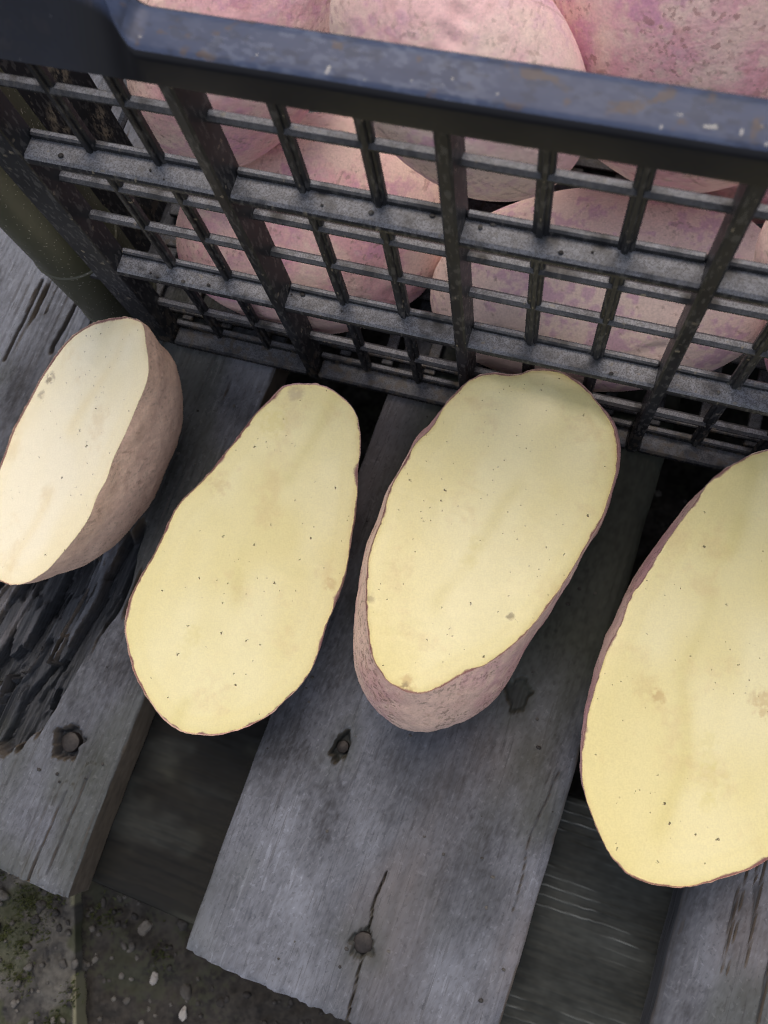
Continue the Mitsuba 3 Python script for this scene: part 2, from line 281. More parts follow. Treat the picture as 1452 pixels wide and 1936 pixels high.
rng = np.random.default_rng(5)
def stone(r, seed, sub=2):
    m = trimesh.creation.icosphere(subdivisions=sub)
    v = m.vertices * (1 + 1.1 * (nfbm(m.vertices * 1.5 + seed * 7.1, 2, seed) - 0.5))[:, None]
    return trimesh.Trimesh(v * np.asarray(r), m.faces, process=False)
def ground_z(x, y):
    return GZ + 0.010 * (nfbm(np.array([[x * 28, y * 28, 0.0]]), 3, 1)[0] - 0.5) + 0.007 * (nfbm(np.array([[x * 140, y * 140, 0.0]]), 3, 2)[0] - 0.5)
bits = []
for k in range(2600):
    x, y = rng.uniform(-0.30, 0.26), rng.uniform(-0.46, -0.20) if k < 2200 else rng.uniform(-0.2, 0.05)
    r = rng.uniform(0.0006, 0.0021) * (1.7 if rng.random() < 0.08 else 1)
    m = stone([r * rng.uniform(.8, 1.5), r, r * rng.uniform(.5, .9)], k, 1)
    m.apply_transform(trimesh.transformations.rotation_matrix(rng.uniform(0, 6.3), [0, 0, 1]))
    side = (np.array([x, y]) - e0) @ en
    m.apply_translation([x, y, (ground_z(x, y) if side < 0 else GZ + 0.0095) + r * 0.2])
    bits.append(m)
scene['gravel'] = mikit.ply(cat(bits), 'grit_stone', smooth=True)
tag('gravel', 'scattered grit and small stones in the soil below the pallet', 'gravel', kind='stuff')
tuft = []
for k in range(70):
    cx_, cy_ = rng.uniform(-0.27, 0.0), rng.uniform(-0.42, -0.24)
    if rng.random() < 0.4: cx_, cy_ = rng.uniform(-0.24, -0.17), rng.uniform(-0.40, -0.26)
    side = (np.array([cx_, cy_]) - e0) @ en
    z0 = ground_z(cx_, cy_) if side < 0 else GZ + 0.009
    n_ = 60
    px, py = cx_ + rng.normal(0, 0.004, n_), cy_ + rng.normal(0, 0.004, n_)
    an, hh, tl = rng.uniform(0, 6.3, n_), rng.uniform(0.0015, 0.0045, n_), rng.uniform(0.0006, 0.0022, n_)
    b0 = np.stack([px, py, np.full(n_, z0)], 1)
    sd = np.stack([np.cos(an), np.sin(an), 0 * an], 1)
    tip = b0 + np.stack([-np.sin(an) * tl, np.cos(an) * tl, hh], 1)
    v = np.stack([b0 - sd * 0.0007, b0 + sd * 0.0007, tip], 1).reshape(-1, 3)
    tuft.append(trimesh.Trimesh(v, np.arange(3 * n_).reshape(-1, 3), process=False))
scene['moss'] = mikit.ply(cat(tuft), 'moss_leaf')
tag('moss', 'green moss in small cushions on the soil and the slab', 'moss', kind='stuff')

def pebble(x, y, r, rot, mat, label, seed):
    m = stone(r, seed, 3)
    m.apply_transform(trimesh.transformations.rotation_matrix(rot, [0, 0, 1]))
    m.apply_translation([x, y, ground_z(x, y) + r[2] * 0.5])
    k = put('pebble', mikit.ply(m, mat, smooth=True))
    tag(k, label, 'pebble')

# ------------------------------------------------------------------ pallet
PAL = 'wooden_pallet'
tag(PAL, 'weathered grey wooden pallet with rough boards carrying the crate and potato halves', 'pallet')
TH = 0.022
L0, L1 = -0.273, 0.53

def to_world(a, l): return a * N2[0] + l * D2[0], a * N2[1] + l * D2[1]

def deck_board(aL, aR, seed, fine_a, fine_l, height_fn, masks_fn, wave=0.0006, side_shade=0.0):
    w = aR - aL
    edge = np.array([0, .0004, .0008, .0013, .002, .003])
    na = int((w - 0.006) / fine_a)
    top = np.concatenate([aL + edge, np.linspace(aL + 0.0036, aR - 0.0036, na), (aR - edge)[::-1]])
    ll = np.concatenate([[0, .0006, .0015, .003], np.arange(0.0045, 0.355, fine_l), np.linspace(0.36, L1 - L0, 60)]) + L0
    zs = np.linspace(0.0012, TH, 9)
    A, L = np.meshgrid(top, ll)
    d = np.minimum(A - aL, aR - A)
    de = np.minimum(L - L0, L1 - L)
    Hh = height_fn(A, L, d) - 0.0013 * np.exp(-d / 0.0012) - 0.0012 * np.exp(-de / 0.0012)
    Hh += 0.0005 * (nfbm(p3(A * 900, L * 16, seed), 2, seed) - 0.5) + 0.0011 * (nfbm(p3(A * 40, L * 7, seed), 3, seed + 1) - 0.5) + 0.0004 * (nfbm(p3(A * 420, L * 380, seed), 2, seed + 2) - 0.5)
    U = np.stack(masks_fn(A, L, d, Hh), -1)
    # sides and bottom of the section, from the right edge round to the left one
    wav = lambda s: wave * 2 * (nfbm(p3(ll * 35, s * 7.0, seed), 3, seed + 3) - 0.5)
    wr, wl = wav(1), wav(2)
    A = A + np.exp(-(aR - A) / 0.004) * wr[:, None] + np.exp(-(A - aL) / 0.004) * wl[:, None]
    ragged = 0.0022 * (nfbm(p3(top * 420, 0, seed), 2, seed + 4) - 0.6)
    L = L + np.exp(-(L - L0) / 0.004) * ragged[None, :]
    SR = np.stack([np.broadcast_to(aR + wr[:, None] + 0.0006 * (nfbm(p3(ll[:, None] * 30, zs[None] * 500, seed), 2, 9) - 0.5), (len(ll), len(zs))), np.broadcast_to(ll[:, None], (len(ll), len(zs))), np.broadcast_to(Hh[:, -1:] - zs[None], (len(ll), len(zs)))], -1)
    SL = np.stack([np.broadcast_to(aL + wl[:, None], (len(ll), len(zs))), np.broadcast_to(ll[:, None], (len(ll), len(zs))), np.broadcast_to(Hh[:, :1] - zs[None], (len(ll), len(zs)))], -1)[:, ::-1]
    SR[:, -1, 2] = SL[:, 0, 2] = -TH
    G = np.concatenate([np.stack([A, L, Hh], -1), SR, SL], 1)
    GU = np.concatenate([U, np.zeros(SR.shape[:2] + (2,)), np.full(SL.shape[:2] + (2,), 1.0) * np.array([side_shade, 0.0])], 1)  # shade of the gap painted dark on the left side face
    nr, nc = G.shape[:2]
    V = G.reshape(-1, 3); F = grid_faces(nr, nc, wrap=True); UV = GU.reshape(-1, 2)
    caps_v, caps_f, base = [], [], len(V)
    for row, flip in ((0, False), (nr - 1, True)):
        ring = G[row]; cen = ring[:len(top)].mean(0); cen[2] = -TH / 2
        caps_v.append(np.vstack([ring, [cen]]))
        i = np.arange(nc); f = np.stack([np.full(nc, nc), (i + 1) % nc, i], 1) + base
        caps_f.append(f[:, ::-1] if flip else f); base += nc + 1
    V = np.vstack([V] + caps_v); F = np.vstack([F] + caps_f); UV = np.vstack([UV, np.zeros((len(V) - len(UV), 2))])
    x, y = to_world(V[:, 0], V[:, 1])
    return mikit.ply((np.stack([x, y, V[:, 2]], 1), F), 'weathered_wood', smooth=True, uv=UV)

def al(x, y): return x * N2[0] + y * N2[1], x * D2[0] + y * D2[1]

def hole(A, L, x, y, ra, rl, depth, seed, rag=0.5):
    a, l = al(x, y)
    th = np.arctan2(L - l, A - a)
    r = np.hypot((A - a) / ra, (L - l) / rl) * (1 + rag * (nfbm(p3(np.cos(th) * 2.6, np.sin(th) * 2.6, seed), 3, seed) - 0.5) * 2)
    return -depth * sstep(1.08, 0.88, r), sstep(1.10, 0.88, r), sstep(3.4, 0.9, r)

def crack(A, L, pl, width, depth):
    q = [al(*p) for p in pl]
    wob = 0.0014 * (nfbm(p3(L * 190, A * 60), 4, 77) - 0.5)
    d = seg_dist(A + wob, L, q)
    return -depth * np.exp(-(d / width) ** 2), np.exp(-(d / (width * 1.5)) ** 2)

Z0 = lambda A: np.zeros_like(A)
# the half-rotten board on the left
ROT = [(-0.185, -0.150, 0.034, 0.046), (-0.158, -0.156, 0.017, 0.030), (-0.146, -0.132, 0.011, 0.026), (-0.200, -0.175, 0.03, 0.040), (-0.168, -0.185, 0.016, 0.026)]
def rot_h(A, L):
    m = Z0(A)
    for x, y, ra, rl in ROT:
        a, l = al(x, y)
        m = np.maximum(m, 1.25 - np.hypot((A - a) / ra, (L - l) / rl) * 0.75)
    sk = (nfbm(p3(A * 190, L * 11, 2.0), 3, 21) - 0.5)
    m = m + 1.0 * sk
    m = sstep(0.26, 0.46, m)
    wa = A + 0.0022 * (nnoise(p3(L * 55, A * 30), 8) - 0.5) * 2 - 0.13 * (L + 0.16)
    def strips(width, length, seed):
        i = np.floor(wa / width)
        jl = L / length + nnoise(p3(i * 7.31 + 0.5, 0 * i, seed), seed) * 9 + 0.5 * (nnoise(p3(A * 900, L * 30), seed) - 0.5)
        j = np.floor(jl)
        r = nnoise(p3(i * 3.17 + 0.37, j * 5.71 + 0.71, seed), seed + 1)
        e = np.minimum((wa / width) % 1.0, 1 - (wa / width) % 1.0)
        return np.clip((r - 0.2) * 1.7, 0, 1), e, (jl % 1.0)
    r1, e1_, t1 = strips(0.0082, 0.050, 3)
    r2, e2_, t2 = strips(0.0036, 0.026, 6)
    dep = 0.0125 * r1 * (0.8 + 0.4 * t1) + 0.0030 * r2 + 0.0018 * sstep(0.12, 0.0, e1_)
    grain = nfbm(p3(A * 1100, L * 28, 1.0), 2, 23)
    return m, -m * (0.0006 + dep + 0.0009 * grain)
NAILS1 = [(-0.1390, -0.2045)]
CR1 = [([(-0.2461, 0.0189), (-0.2482, -0.0174), (-0.2490, -0.03)], 0.0006, 0.004), ([(-0.2205, 0.02), (-0.2224, 0.0053), (-0.2246, -0.02)], 0.0007, 0.004),
       ([(-0.2350, 0.05), (-0.2372, 0.0)], 0.0004, 0.002), ([(-0.2080, 0.03), (-0.2110, -0.03)], 0.0004, 0.002), ([(-0.123, -0.214), (-0.126, -0.262)], 0.0003, 0.0012), ([(-0.131, -0.225), (-0.134, -0.271)], 0.0003, 0.0012)]
def h1(A, L, d):
    m, hr = rot_h(A, L)
    H = hr + Z0(A)
    for x, y in NAILS1: H = np.minimum(H, hole(A, L, x, y, 0.0066, 0.0078, 0.007, 31)[0])
    for c in CR1: H = H + crack(A, L, *c)[0]
    H -= 0.0006 * sstep(0.52, 0.72, nfbm(p3(A * 760, L * 12, 4.0), 2, 33)) 
    a, l = al(-0.1115, -0.2000)
    H -= 0.004 * np.exp(-(((A + 0.0985) / 0.0022) ** 2 + ((L - l) / 0.004) ** 2))
    return H
def m1(A, L, d, H):
    m, hr = rot_h(A, L)
    dk = np.clip(m * (0.35 + 0.65 * sstep(-0.001, -0.005, hr)), 0, 1)
    lightwood = m * sstep(0.43, 0.60, nfbm(p3(A * 260, L * 26, 9.0), 3, 25)) * sstep(-0.0075, -0.003, hr)
    dk = dk * (1 - 0.85 * lightwood)
    gr = 0.55 * sstep(0.45, 0.7, nfbm(p3(A * 60, L * 40, 5.0), 3, 26)) * np.exp(-(((A - al(-0.165, -0.215)[0]) / 0.03) ** 2 + ((L + 0.207) / 0.02) ** 2))
    for x, y in NAILS1:
        q = hole(A, L, x, y, 0.0066, 0.0078, 0.006, 31); dk = np.maximum(dk, 0.95 * q[1])
    for c in CR1: dk = np.maximum(dk, 0.9 * crack(A, L, *c)[1])
    return dk, gr
# the wide board in the middle
CR2 = [([(0.0228, -0.277), (0.0219, -0.2443), (0.0203, -0.2273), (0.0222, -0.2130)], 0.00024, 0.004),
       ([(0.0779, -0.2108), (0.0780, -0.1977), (0.0770, -0.1803), (0.0803, -0.1658), (0.0825, -0.1514)], 0.00022, 0.0012),
       ([(0.0885, -0.235), (0.0890, -0.19)], 0.0002, 0.0006)]
HO2 = [(-0.0127, -0.1688, 0.0040, 0.0060, 0.008, 41), (0.0575, -0.1238, 0.0056, 0.0068, 0.0030, 42), (0.0205, -0.2437, 0.0050, 0.0056, 0.0028, 43)]
def h2(A, L, d):
    H = Z0(A)
    for h in HO2: H = np.minimum(H, hole(A, L, *h)[0])
    for c in CR2: H = H + crack(A, L, *c)[0]
    H -= 0.0018 * np.exp(-(np.abs(A - al(0.0205, -0.2437)[0]) / 0.004) ** 2) * sstep(-0.27, -0.24, L) * sstep(-0.215, -0.235, L)
    H -= 0.0022 * sstep(0.52, 0.7, nfbm(p3(L * 60, 0 * A, 3.0), 3, 45)) * np.exp(-(0.0958 - A) / 0.0025) + 0.0022 * np.exp(-(0.0958 - A) / 0.0035)
    H -= 0.003 * np.exp(-(np.hypot(A + 0.0375, L + 0.273) / 0.004) ** 2)
    return H
def m2(A, L, d, H):
    dk = Z0(A); gr = Z0(A)
    for i, h in enumerate(HO2):
        q = hole(A, L, *h); dk = np.maximum(dk, 0.95 * q[1]); gr = np.maximum(gr, (0.45, 0.65, 0.55)[i] * q[2] * (0.4 + 0.9 * nfbm(p3(A * 150, L * 60), 3, 46)))
    for c in CR2: dk = np.maximum(dk, 0.9 * crack(A, L, *c)[1])
    damp = sstep(-0.155, -0.085, L + 0.020 * (nfbm(p3(A * 60, L * 25, 2.0), 3, 47) - 0.5) * 2) * sstep(-0.036, -0.012, A)  # damp wood with the shadow of crate and potatoes painted in
    gr = np.maximum(gr, 0.92 * damp)
    dk = np.maximum(dk, 0.30 * sstep(0.5, 0.72, nfbm(p3(A * 22, L * 12, 3.0), 3, 48)))
    return dk, np.clip(gr, 0, 0.92)
# the board on the right, with open grain
def h3(A, L, d):
    f = np.abs(nfbm(p3(A * 150 + 1.0 * nnoise(p3(L * 14, A * 10), 4), L * 4, 0.0), 3, 51) - 0.5)
    f = f + 0.05 * nfbm(p3(A * 60, L * 30, 1.0), 2, 52)
    return -0.0016 * sstep(0.045, 0.025, f) - 0.0065 * np.exp(-(A - 0.152) / 0.0055)
def m3(A, L, d, H): return 0.65 * sstep(-0.0005, -0.0016, H + 0.0065 * np.exp(-(A - 0.152) / 0.0055)) + 0.55 * np.exp(-(A - 0.152) / 0.007), Z0(A)  # dark grain, plus shade painted along the rounded left edge
def h0(A, L, d): return Z0(A)
def m0(A, L, d, H): return Z0(A), Z0(A)

b1 = put('deck_board', deck_board(-0.3040, -0.1014, 11, 0.00055, 0.0012, h1, m1, 0.0011), PAL)
labels[b1] = {'label': 'left board with a dark rotted hollow of splintered wood'}
b2 = put('deck_board', deck_board(-0.0412, 0.0958, 12, 0.00055, 0.0014, h2, m2), PAL)
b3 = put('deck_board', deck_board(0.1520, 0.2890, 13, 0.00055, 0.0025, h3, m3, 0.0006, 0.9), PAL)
b0 = put('deck_board', deck_board(-0.5000, -0.3640, 14, 0.003, 0.01, h0, m0), PAL)
b4 = put('deck_board', deck_board(0.3450, 0.4820, 15, 0.003, 0.01, h0, m0), PAL)

def nail(board, x, y, r, z, seed, dome=0.0006):
    ang = np.linspace(0, 2 * np.pi, 28, endpoint=False)
    rr = r * (1 + 0.07 * (nfbm(p3(np.cos(ang) * 2, np.sin(ang) * 2, seed), 2, seed) - 0.5) * 2)
    rings = []
    for f, zz in ((1.0, -0.006), (1.0, -0.0004), (0.93, 0.0), (0.6, dome * 0.6), (0.25, dome), (0.0, dome)):
        rings.append(np.stack([x + rr * f * np.cos(ang), y + rr * f * np.sin(ang), np.full(28, z + zz)], 1))
    V = np.vstack(rings)
    return put('nail', mikit.ply((V, grid_faces(6, 28, wrap=True)), 'rusty_iron', smooth=40), board)
labels[nail(b1, -0.1390, -0.2048, 0.0046, -0.0034, 1)] = {'label': 'rusty round nail head in a ragged hole'}
labels[nail(b2, -0.0127, -0.1690, 0.0028, -0.0052, 2)] = {'label': 'dark nail sunk in an oval hole'}
labels[nail(b2, 0.0575, -0.1238, 0.0036, -0.0042, 3)] = {'label': 'damp dark nail head in a stained hole'}
labels[nail(b2, 0.0205, -0.2437, 0.0044, -0.0030, 4)] = {'label': 'greenish nail head on the end crack'}

def bearer(y0, y1, fine, seed):
    xs = np.arange(-0.5000, 0.482, 0.003 if fine else 0.02)
    ys = np.concatenate([[y0, y0 + .0006, y0 + .0014], np.arange(y0 + .0022, y1 - .002, 0.0006 if fine else 0.006), [y1 - .0006, y1]])
    Xb, Yb = np.meshgrid(xs, ys)
    d = np.minimum(Yb - y0, y1 - Yb)
    ph = (Yb - 0.05 * Xb + 0.0035 * (nfbm(p3(Xb * 26, Yb * 30), 3, seed) - 0.5)) / 0.0042
    saw = np.abs((ph % 1.0) - 0.5) * 2
    amp = sstep(0.35, 0.6, nfbm(p3(Xb * 18, Yb * 60, 2.0), 3, seed + 1)) * sstep(0.05, 0.09, Xb + 0 * Yb)
    Hb = -TH - 0.0009 + 0.0008 * (sstep(0.80, 0.98, saw) * amp) + 0.0007 * (nfbm(p3(Xb * 30, Yb * 500, 0.0), 2, seed + 2) - 0.5) - 0.0015 * np.exp(-d / 0.0015)
    crest = sstep(0.80, 0.96, saw) * amp * (0.4 + 0.8 * nfbm(p3(Xb * 60, Yb * 300, 4.0), 2, seed + 3))
    moss = sstep(0.06, 0.0, Xb)  # masks the moss patches and also the painted gap shade
    zb = -TH - 0.022
    sides0 = np.stack([xs, np.full_like(xs, y0), np.full_like(xs, zb)], -1)
    sides1 = np.stack([xs, np.full_like(xs, y1), np.full_like(xs, zb)], -1)
    G = np.concatenate([sides0[None], np.stack([Xb, Yb, Hb], -1), sides1[None]], 0)
    U = np.concatenate([np.zeros((1, len(xs), 2)), np.stack([crest, moss], -1), np.zeros((1, len(xs), 2))], 0)
    a, l = G[..., 0], G[..., 1]
    V = G.reshape(-1, 3).copy(); V[:, 0], V[:, 1] = to_world(a.reshape(-1), l.reshape(-1))
    return put('cross_board', mikit.ply((V, grid_faces(len(ys) + 2, len(xs), False)), 'underdeck_wood', smooth=True, uv=U.reshape(-1, 2)), PAL)
bearer(-0.2695, -0.156, True, 61)
bearer(0.075, 0.19, False, 62)
bearer(0.40, 0.512, False, 63)
for yy in (-0.2650, 0.080, 0.405):
    for aa in (-0.49, -0.015, 0.385):
        V = cbox(aa, aa + 0.08, yy, yy + 0.10, GZ - 0.015, -TH - 0.0225, 0.002)
        v = V.vertices.copy(); v[:, 0], v[:, 1] = to_world(v[:, 0], v[:, 1])
        put('block', mikit.ply(trimesh.Trimesh(v, V.faces, process=False), 'underdeck_wood'), PAL)

# ------------------------------------------------------------------ crate
CR = 'plastic_crate'
tag(CR, 'dark lattice-sided plastic crate full of pink potatoes standing on the pallet', 'crate')
S = 0.08
XL, XR, YF, YB = -0.198, 0.278, 0.0205, 0.332        # corner post centres
ZR = 0.2085                                           # underside of the rim

def wall(nb, x_in, x_out, m, label=None):
    """A lattice wall: local x along it, its outer face on y = 0 and its inside towards +y."""
    mats = 'crate_plastic'
    parts = [cbox(-x_in, 0.0024, 0.0, 0.0112, 0.0, ZR + 0.004, 0.0005), cbox(nb * S - 0.0024, nb * S + x_out, 0.0, 0.0112, 0.0, ZR + 0.004, 0.0005),
             cbox(0.0, nb * S, 0.0083, 0.0113, 0.196, ZR + 0.004, 0.0004)]
    w = put('wall', mikit.ply(cat(parts), mats, to_world=m), CR)
    if label: labels[w] = {'label': label}
    rib = mikit.ply(cbox(-0.0024, 0.0024, -0.0012, 0.0125, 0.0, ZR + 0.006, 0.0008), mats)
    up = mikit.ply(cat([cbox(-0.0026, 0.0026, 0.0078, 0.0106, 0.004, ZR + 0.002, 0.0006), cbox(-0.0011, 0.0011, 0.0066, 0.0090, 0.005, ZR + 0.002, 0.0004)]), mats)
    for k in range(1, nb):
        put('rib', {**rib, 'to_world': m @ T().translate([k * S, 0, 0])}, w)
    for k in range(nb):
        for f in (1 / 3., 2 / 3.):
            put('upright', {**up, 'to_world': m @ T().translate([(k + f) * S, 0, 0])}, w)
    bar = mikit.ply(cbox(0.001, nb * S - 0.001, 0.0066, 0.0110, -0.0016, 0.0015, 0.0012), mats)
    for z in (0.031, 0.058, 0.1035, 0.1285, 0.1795):
        put('bar', {**bar, 'to_world': m @ T().translate([0, 0, z])}, w)
    def ledge_mesh():
        x0, x1, e = 0.0025, S - 0.0025, 0.0018
        prof = np.array([(0.0104, 0.0), (0.0016, 0.0), (0.0004, -0.0007), (0.0, -0.0016), (0.0, -0.0030), (0.0012, -0.0036), (0.0104, -0.0026)])
        nx = 2
        rings = [np.c_[np.full(len(prof), x), prof] for x in (x0, x1)]
        m_ = trimesh.convex.convex_hull(np.vstack(rings))
        lip = cbox(x0, x1, 0.0084, 0.0111, -0.002, 0.0026, 0.0007)
        return cat([m_, lip])
    led = mikit.ply(ledge_mesh(), mats)
    foot = mikit.ply(cat([cbox(0.0026, S - 0.0026, -0.0006, 0.0108, -0.0002, 0.0042, 0.0010), cbox(0.0026, S - 0.0026, 0.0080, 0.0110, 0.004, 0.0088, 0.0007)]), mats)
    for k in range(nb):
        for z in (0.0735, 0.1505):
            put('ledge', {**led, 'to_world': m @ T().translate([k * S, 0, z])}, w)
        put('foot', {**foot, 'to_world': m @ T().translate([k * S, 0, 0.0002])}, w)
    return w
FL = 0.0004
wall(5, 0.0125, 0.0125, T().translate([-0.16, 0, FL]), 'lattice wall nearest the potato halves, dusty along its ledges')
wall(3, 0.013, 0.045, T().translate([-0.2035, 0.318, FL]).rotate([0, 0, 1], -90))
wall(3, 0.045, 0.013, T().translate([0.2835, 0.078, FL]).rotate([0, 0, 1], 90))
wall(5, 0.0125, 0.0125, T().translate([0.24, 0.3525, FL]).rotate([0, 0, 1], 180))

def lathe(prof, n=40):
    a = np.linspace(0, 2 * np.pi, n, endpoint=False)
    V = np.concatenate([np.stack([r * np.cos(a), r * np.sin(a), np.full(n, z)], 1) for r, z in prof])
    return V, grid_faces(len(prof), n, wrap=True)
pv, pf = lathe([(0.0, 0.0), (0.0195, 0.0), (0.0212, 0.0012), (0.0216, 0.0030), (0.0216, 0.006), (0.0208, 0.0068), (0.0212, 0.052), (0.0219, 0.0526), (0.0219, 0.0538), (0.0211, 0.0545), (0.0209, ZR + 0.003), (0.0, ZR + 0.003)])
post = mikit.ply((pv, pf), 'post_plastic', smooth=35)
for x in (XL, XR):
    for y in (YF, YB):
        put('corner_post', {**post, 'to_world': T().translate([x, y, FL])}, CR)
gus = mikit.ply(cbox(-0.0165, 0.0, -0.0012, 0.0012, 0.0495, 0.0530, 0.0004), 'crate_plastic', to_world=T().translate([-0.1700, 0.0058, FL]))
put('gusset', gus, CR)

# rim: one closed profile swept round the four sides, standing higher at each corner
def rim():
    ox0, ox1, oy0, oy1, R = -0.2295, 0.3095, -0.0062, 0.3595, 0.032
    path = []
    def line(p, q, step=0.002):
        n = max(2, int(np.hypot(q[0] - p[0], q[1] - p[1]) / step))
        for t in np.linspace(0, 1, n, endpoint=False): path.append((p[0] + (q[0] - p[0]) * t, p[1] + (q[1] - p[1]) * t))
    nrm = []
    def add_line(p, q, nn):
        k = len(path); line(p, q); nrm.extend([nn] * (len(path) - k))
    def arc(c, a0):
        for t in np.linspace(0, np.pi / 2, 14, endpoint=False):
            path.append((c[0] + R * math.cos(a0 + t), c[1] + R * math.sin(a0 + t))); nrm.append((math.cos(a0 + t), math.sin(a0 + t)))
    add_line((ox0 + R, oy0), (ox1 - R, oy0), (0, -1)); arc((ox1 - R, oy0 + R), -np.pi / 2)
    add_line((ox1, oy0 + R), (ox1, oy1 - R), (1, 0)); arc((ox1 - R, oy1 - R), 0)
    add_line((ox1 - R, oy1), (ox0 + R, oy1), (0, 1)); arc((ox0 + R, oy1 - R), np.pi / 2)
    add_line((ox0, oy1 - R), (ox0, oy0 + R), (-1, 0)); arc((ox0 + R, oy0 + R), np.pi)
    path, nrm = np.array(path), np.array(nrm)
    prof = [(0.0, 0.2097, 0), (0.0, 0.2180, 1), (0.0003, 0.2192, 1), (0.0011, 0.2203, 1), (0.0026, 0.2210, 1), (0.0070, 0.2217, 1), (0.0110, 0.2221, 1), (0.0131, 0.2219, 1), (0.0143, 0.2208, 1), (0.0145, 0.2190, 1), (0.0145, 0.2095, 0),
            (0.0122, 0.2095, 0), (0.0122, 0.2170, 1), (0.0024, 0.2160, 1), (0.0024, 0.2097, 0)]
    cx, cy = np.array([ox0, ox1, ox1, ox0]), np.array([oy0, oy0, oy1, oy1])
    dc = np.min(np.abs(path[:, 0, None] - cx) + np.abs(path[:, 1, None] - cy), 1)
    t = np.clip((0.1500 - dc) / 0.030, 0, 1)
    dz = 0.034 * (t * t * (3 - 2 * t)) ** 0.9
    V = np.stack([np.c_[path - nrm * (o + (1.1 * dz * k * max(0.0, 1 - o / 0.0145))[:, None]), z + dz * k] for o, z, k in prof], 1)
    V[..., 2] += 0.0004 * (nfbm(V * np.array([35, 35, 0]), 2, 3) - 0.5)
    n, k = len(path), len(prof)
    i, j = np.meshgrid(np.arange(n), np.arange(k), indexing='ij')
    a, b, c, d = i * k + j, ((i + 1) % n) * k + j, ((i + 1) % n) * k + (j + 1) % k, i * k + (j + 1) % k
    F = np.concatenate([np.stack([a, b, c], -1).reshape(-1, 3), np.stack([a, c, d], -1).reshape(-1, 3)])
    return V.reshape(-1, 3), F
rk = put('rim', mikit.ply(rim(), 'rim_plastic', smooth=38), CR)
labels[rk] = {'label': 'blue-grey scuffed top rim with raised corners'}
fl = [cbox(-0.186, 0.266, y, y + 0.006, 0.0025, 0.0055, 0.0005) for y in np.arange(0.016, 0.33, 0.018)] + [cbox(x, x + 0.006, 0.0135, 0.338, 0.0010, 0.0040, 0.0005) for x in np.arange(-0.18, 0.26, 0.022)]
put('floor', mikit.ply(cat(fl), 'crate_plastic'), CR)

# ------------------------------------------------------------------ whole potatoes in the crate
POT = json.loads('''{"A":[[-0.1168,0.088,0.1181],[[-0.4315,-0.8026,-0.4118],[-0.7949,0.1224,0.5943],[-0.4265,0.5838,-0.6908]],[0.0537,0.0372,0.0335]],"B":[[-0.015,0.064,0.1429],[[-0.8398,0.2837,0.4629],[0.5035,0.7258,0.4688],[-0.2029,0.6267,-0.7523]],[0.0509,0.0348,0.0313]],"C":[[-0.0864,0.056,0.0436],[[-0.8803,-0.4671,0.0829],[-0.3443,0.7493,0.5657],[-0.3264,0.4694,-0.8204]],[0.0661,0.0498,0.0309]],"D":[[0.0481,0.055,0.0404],[[0.9804,0.1762,0.0886],[0.197,-0.853,-0.4833],[-0.0096,0.4913,-0.871]],[0.0765,0.0443,0.0275]],"E":[[0.0605,0.125,0.1316],[[-0.1074,0.6938,0.7122],[0.994,0.0585,0.0929],[0.0228,0.7178,-0.6958]],[0.0766,0.0648,0.0583]],"F":[[0.1176,0.037,0.1239],[[0.3775,-0.8086,-0.4513],[-0.9043,-0.2169,-0.3678],[0.1996,0.5469,-0.8131]],[0.0242,0.0223,0.0201]]}''')
def soft_floor(v, lim, k=0.004):
    """Pushes values below lim smoothly up to it."""
    return lim + k * np.logaddexp(0.0, (v - lim) / k)
ico = trimesh.creation.icosphere(subdivisions=6)
def potato(key, seed, label, brown=0.0, eyes=5, amp=0.10, lift=(0, 0, 0)):
    C, A, Sx = (np.array(q) for q in POT[key])
    C = C + np.array(lift)
    if np.linalg.det(A) < 0: A = A * np.array([[1], [1], [-1]])
    d = ico.vertices
    r = 1 + amp * (nfbm(d * 1.1 + seed * 3.7, 3, seed) - 0.5) + 0.014 * (nfbm(d * 7 + seed, 3, seed + 1) - 0.5)
    rg = np.random.default_rng(seed)
    for _ in range(eyes):
        e = rg.normal(size=3); e /= np.linalg.norm(e)
        if e[2] > 0.5: e[2] *= -1
        ang = np.arccos(np.clip(d @ e, -1, 1))
        r -= 0.030 * np.exp(-(ang / 0.07) ** 2) - 0.012 * np.exp(-((ang - 0.14) / 0.06) ** 2)
    v = C + (d * r[:, None] * Sx) @ A
    v[:, 1] = soft_floor(v[:, 1], 0.0128, 0.0025)
    v[:, 2] = soft_floor(v[:, 2], 0.0060, 0.0020)
    uv = np.tile([brown, seed * 0.137 % 1.0], (len(v), 1))
    k = put('potato', mikit.ply((v, ico.faces), 'potato_skin', smooth=True, uv=uv))
    tag(k, label, 'potato', 'whole potatoes in the crate')
potato('A', 3, 'upright pinkish potato at the crate corner, leftmost under the rim', brown=-0.2)
potato('B', 4, 'pink and cream potato in the middle of the rim, between its two upper neighbours', brown=-0.4, amp=0.05, lift=(0, 0.002, 0.004))
potato('C', 5, 'large pink potato low behind the lattice, on the left of the lower two', brown=-0.15)
potato('D', 6, 'big pale mauve-speckled potato low behind the lattice at right', brown=-0.9)
potato('E', 7, 'very large smooth magenta-pink potato above the rim at upper right', amp=0.05, lift=(0.0, 0.008, 0.008))
POT['G'] = [[-0.030, 0.140, 0.052], [[0.94, 0.34, 0], [-0.34, 0.94, 0], [0, 0, 1]], [0.062, 0.044, 0.042]]  # filler potato added to keep light out of the gaps
POT['H'] = [[0.085, 0.152, 0.046], [[0.8, -0.6, 0], [0.6, 0.8, 0], [0, 0, 1]], [0.058, 0.043, 0.038]]  # second added filler, blocks light below the upper potatoes
POT['I'] = [[0.164, 0.066, 0.056], [[0.55, 0.83, 0], [-0.83, 0.55, 0], [0, 0, 1]], [0.056, 0.042, 0.047]]
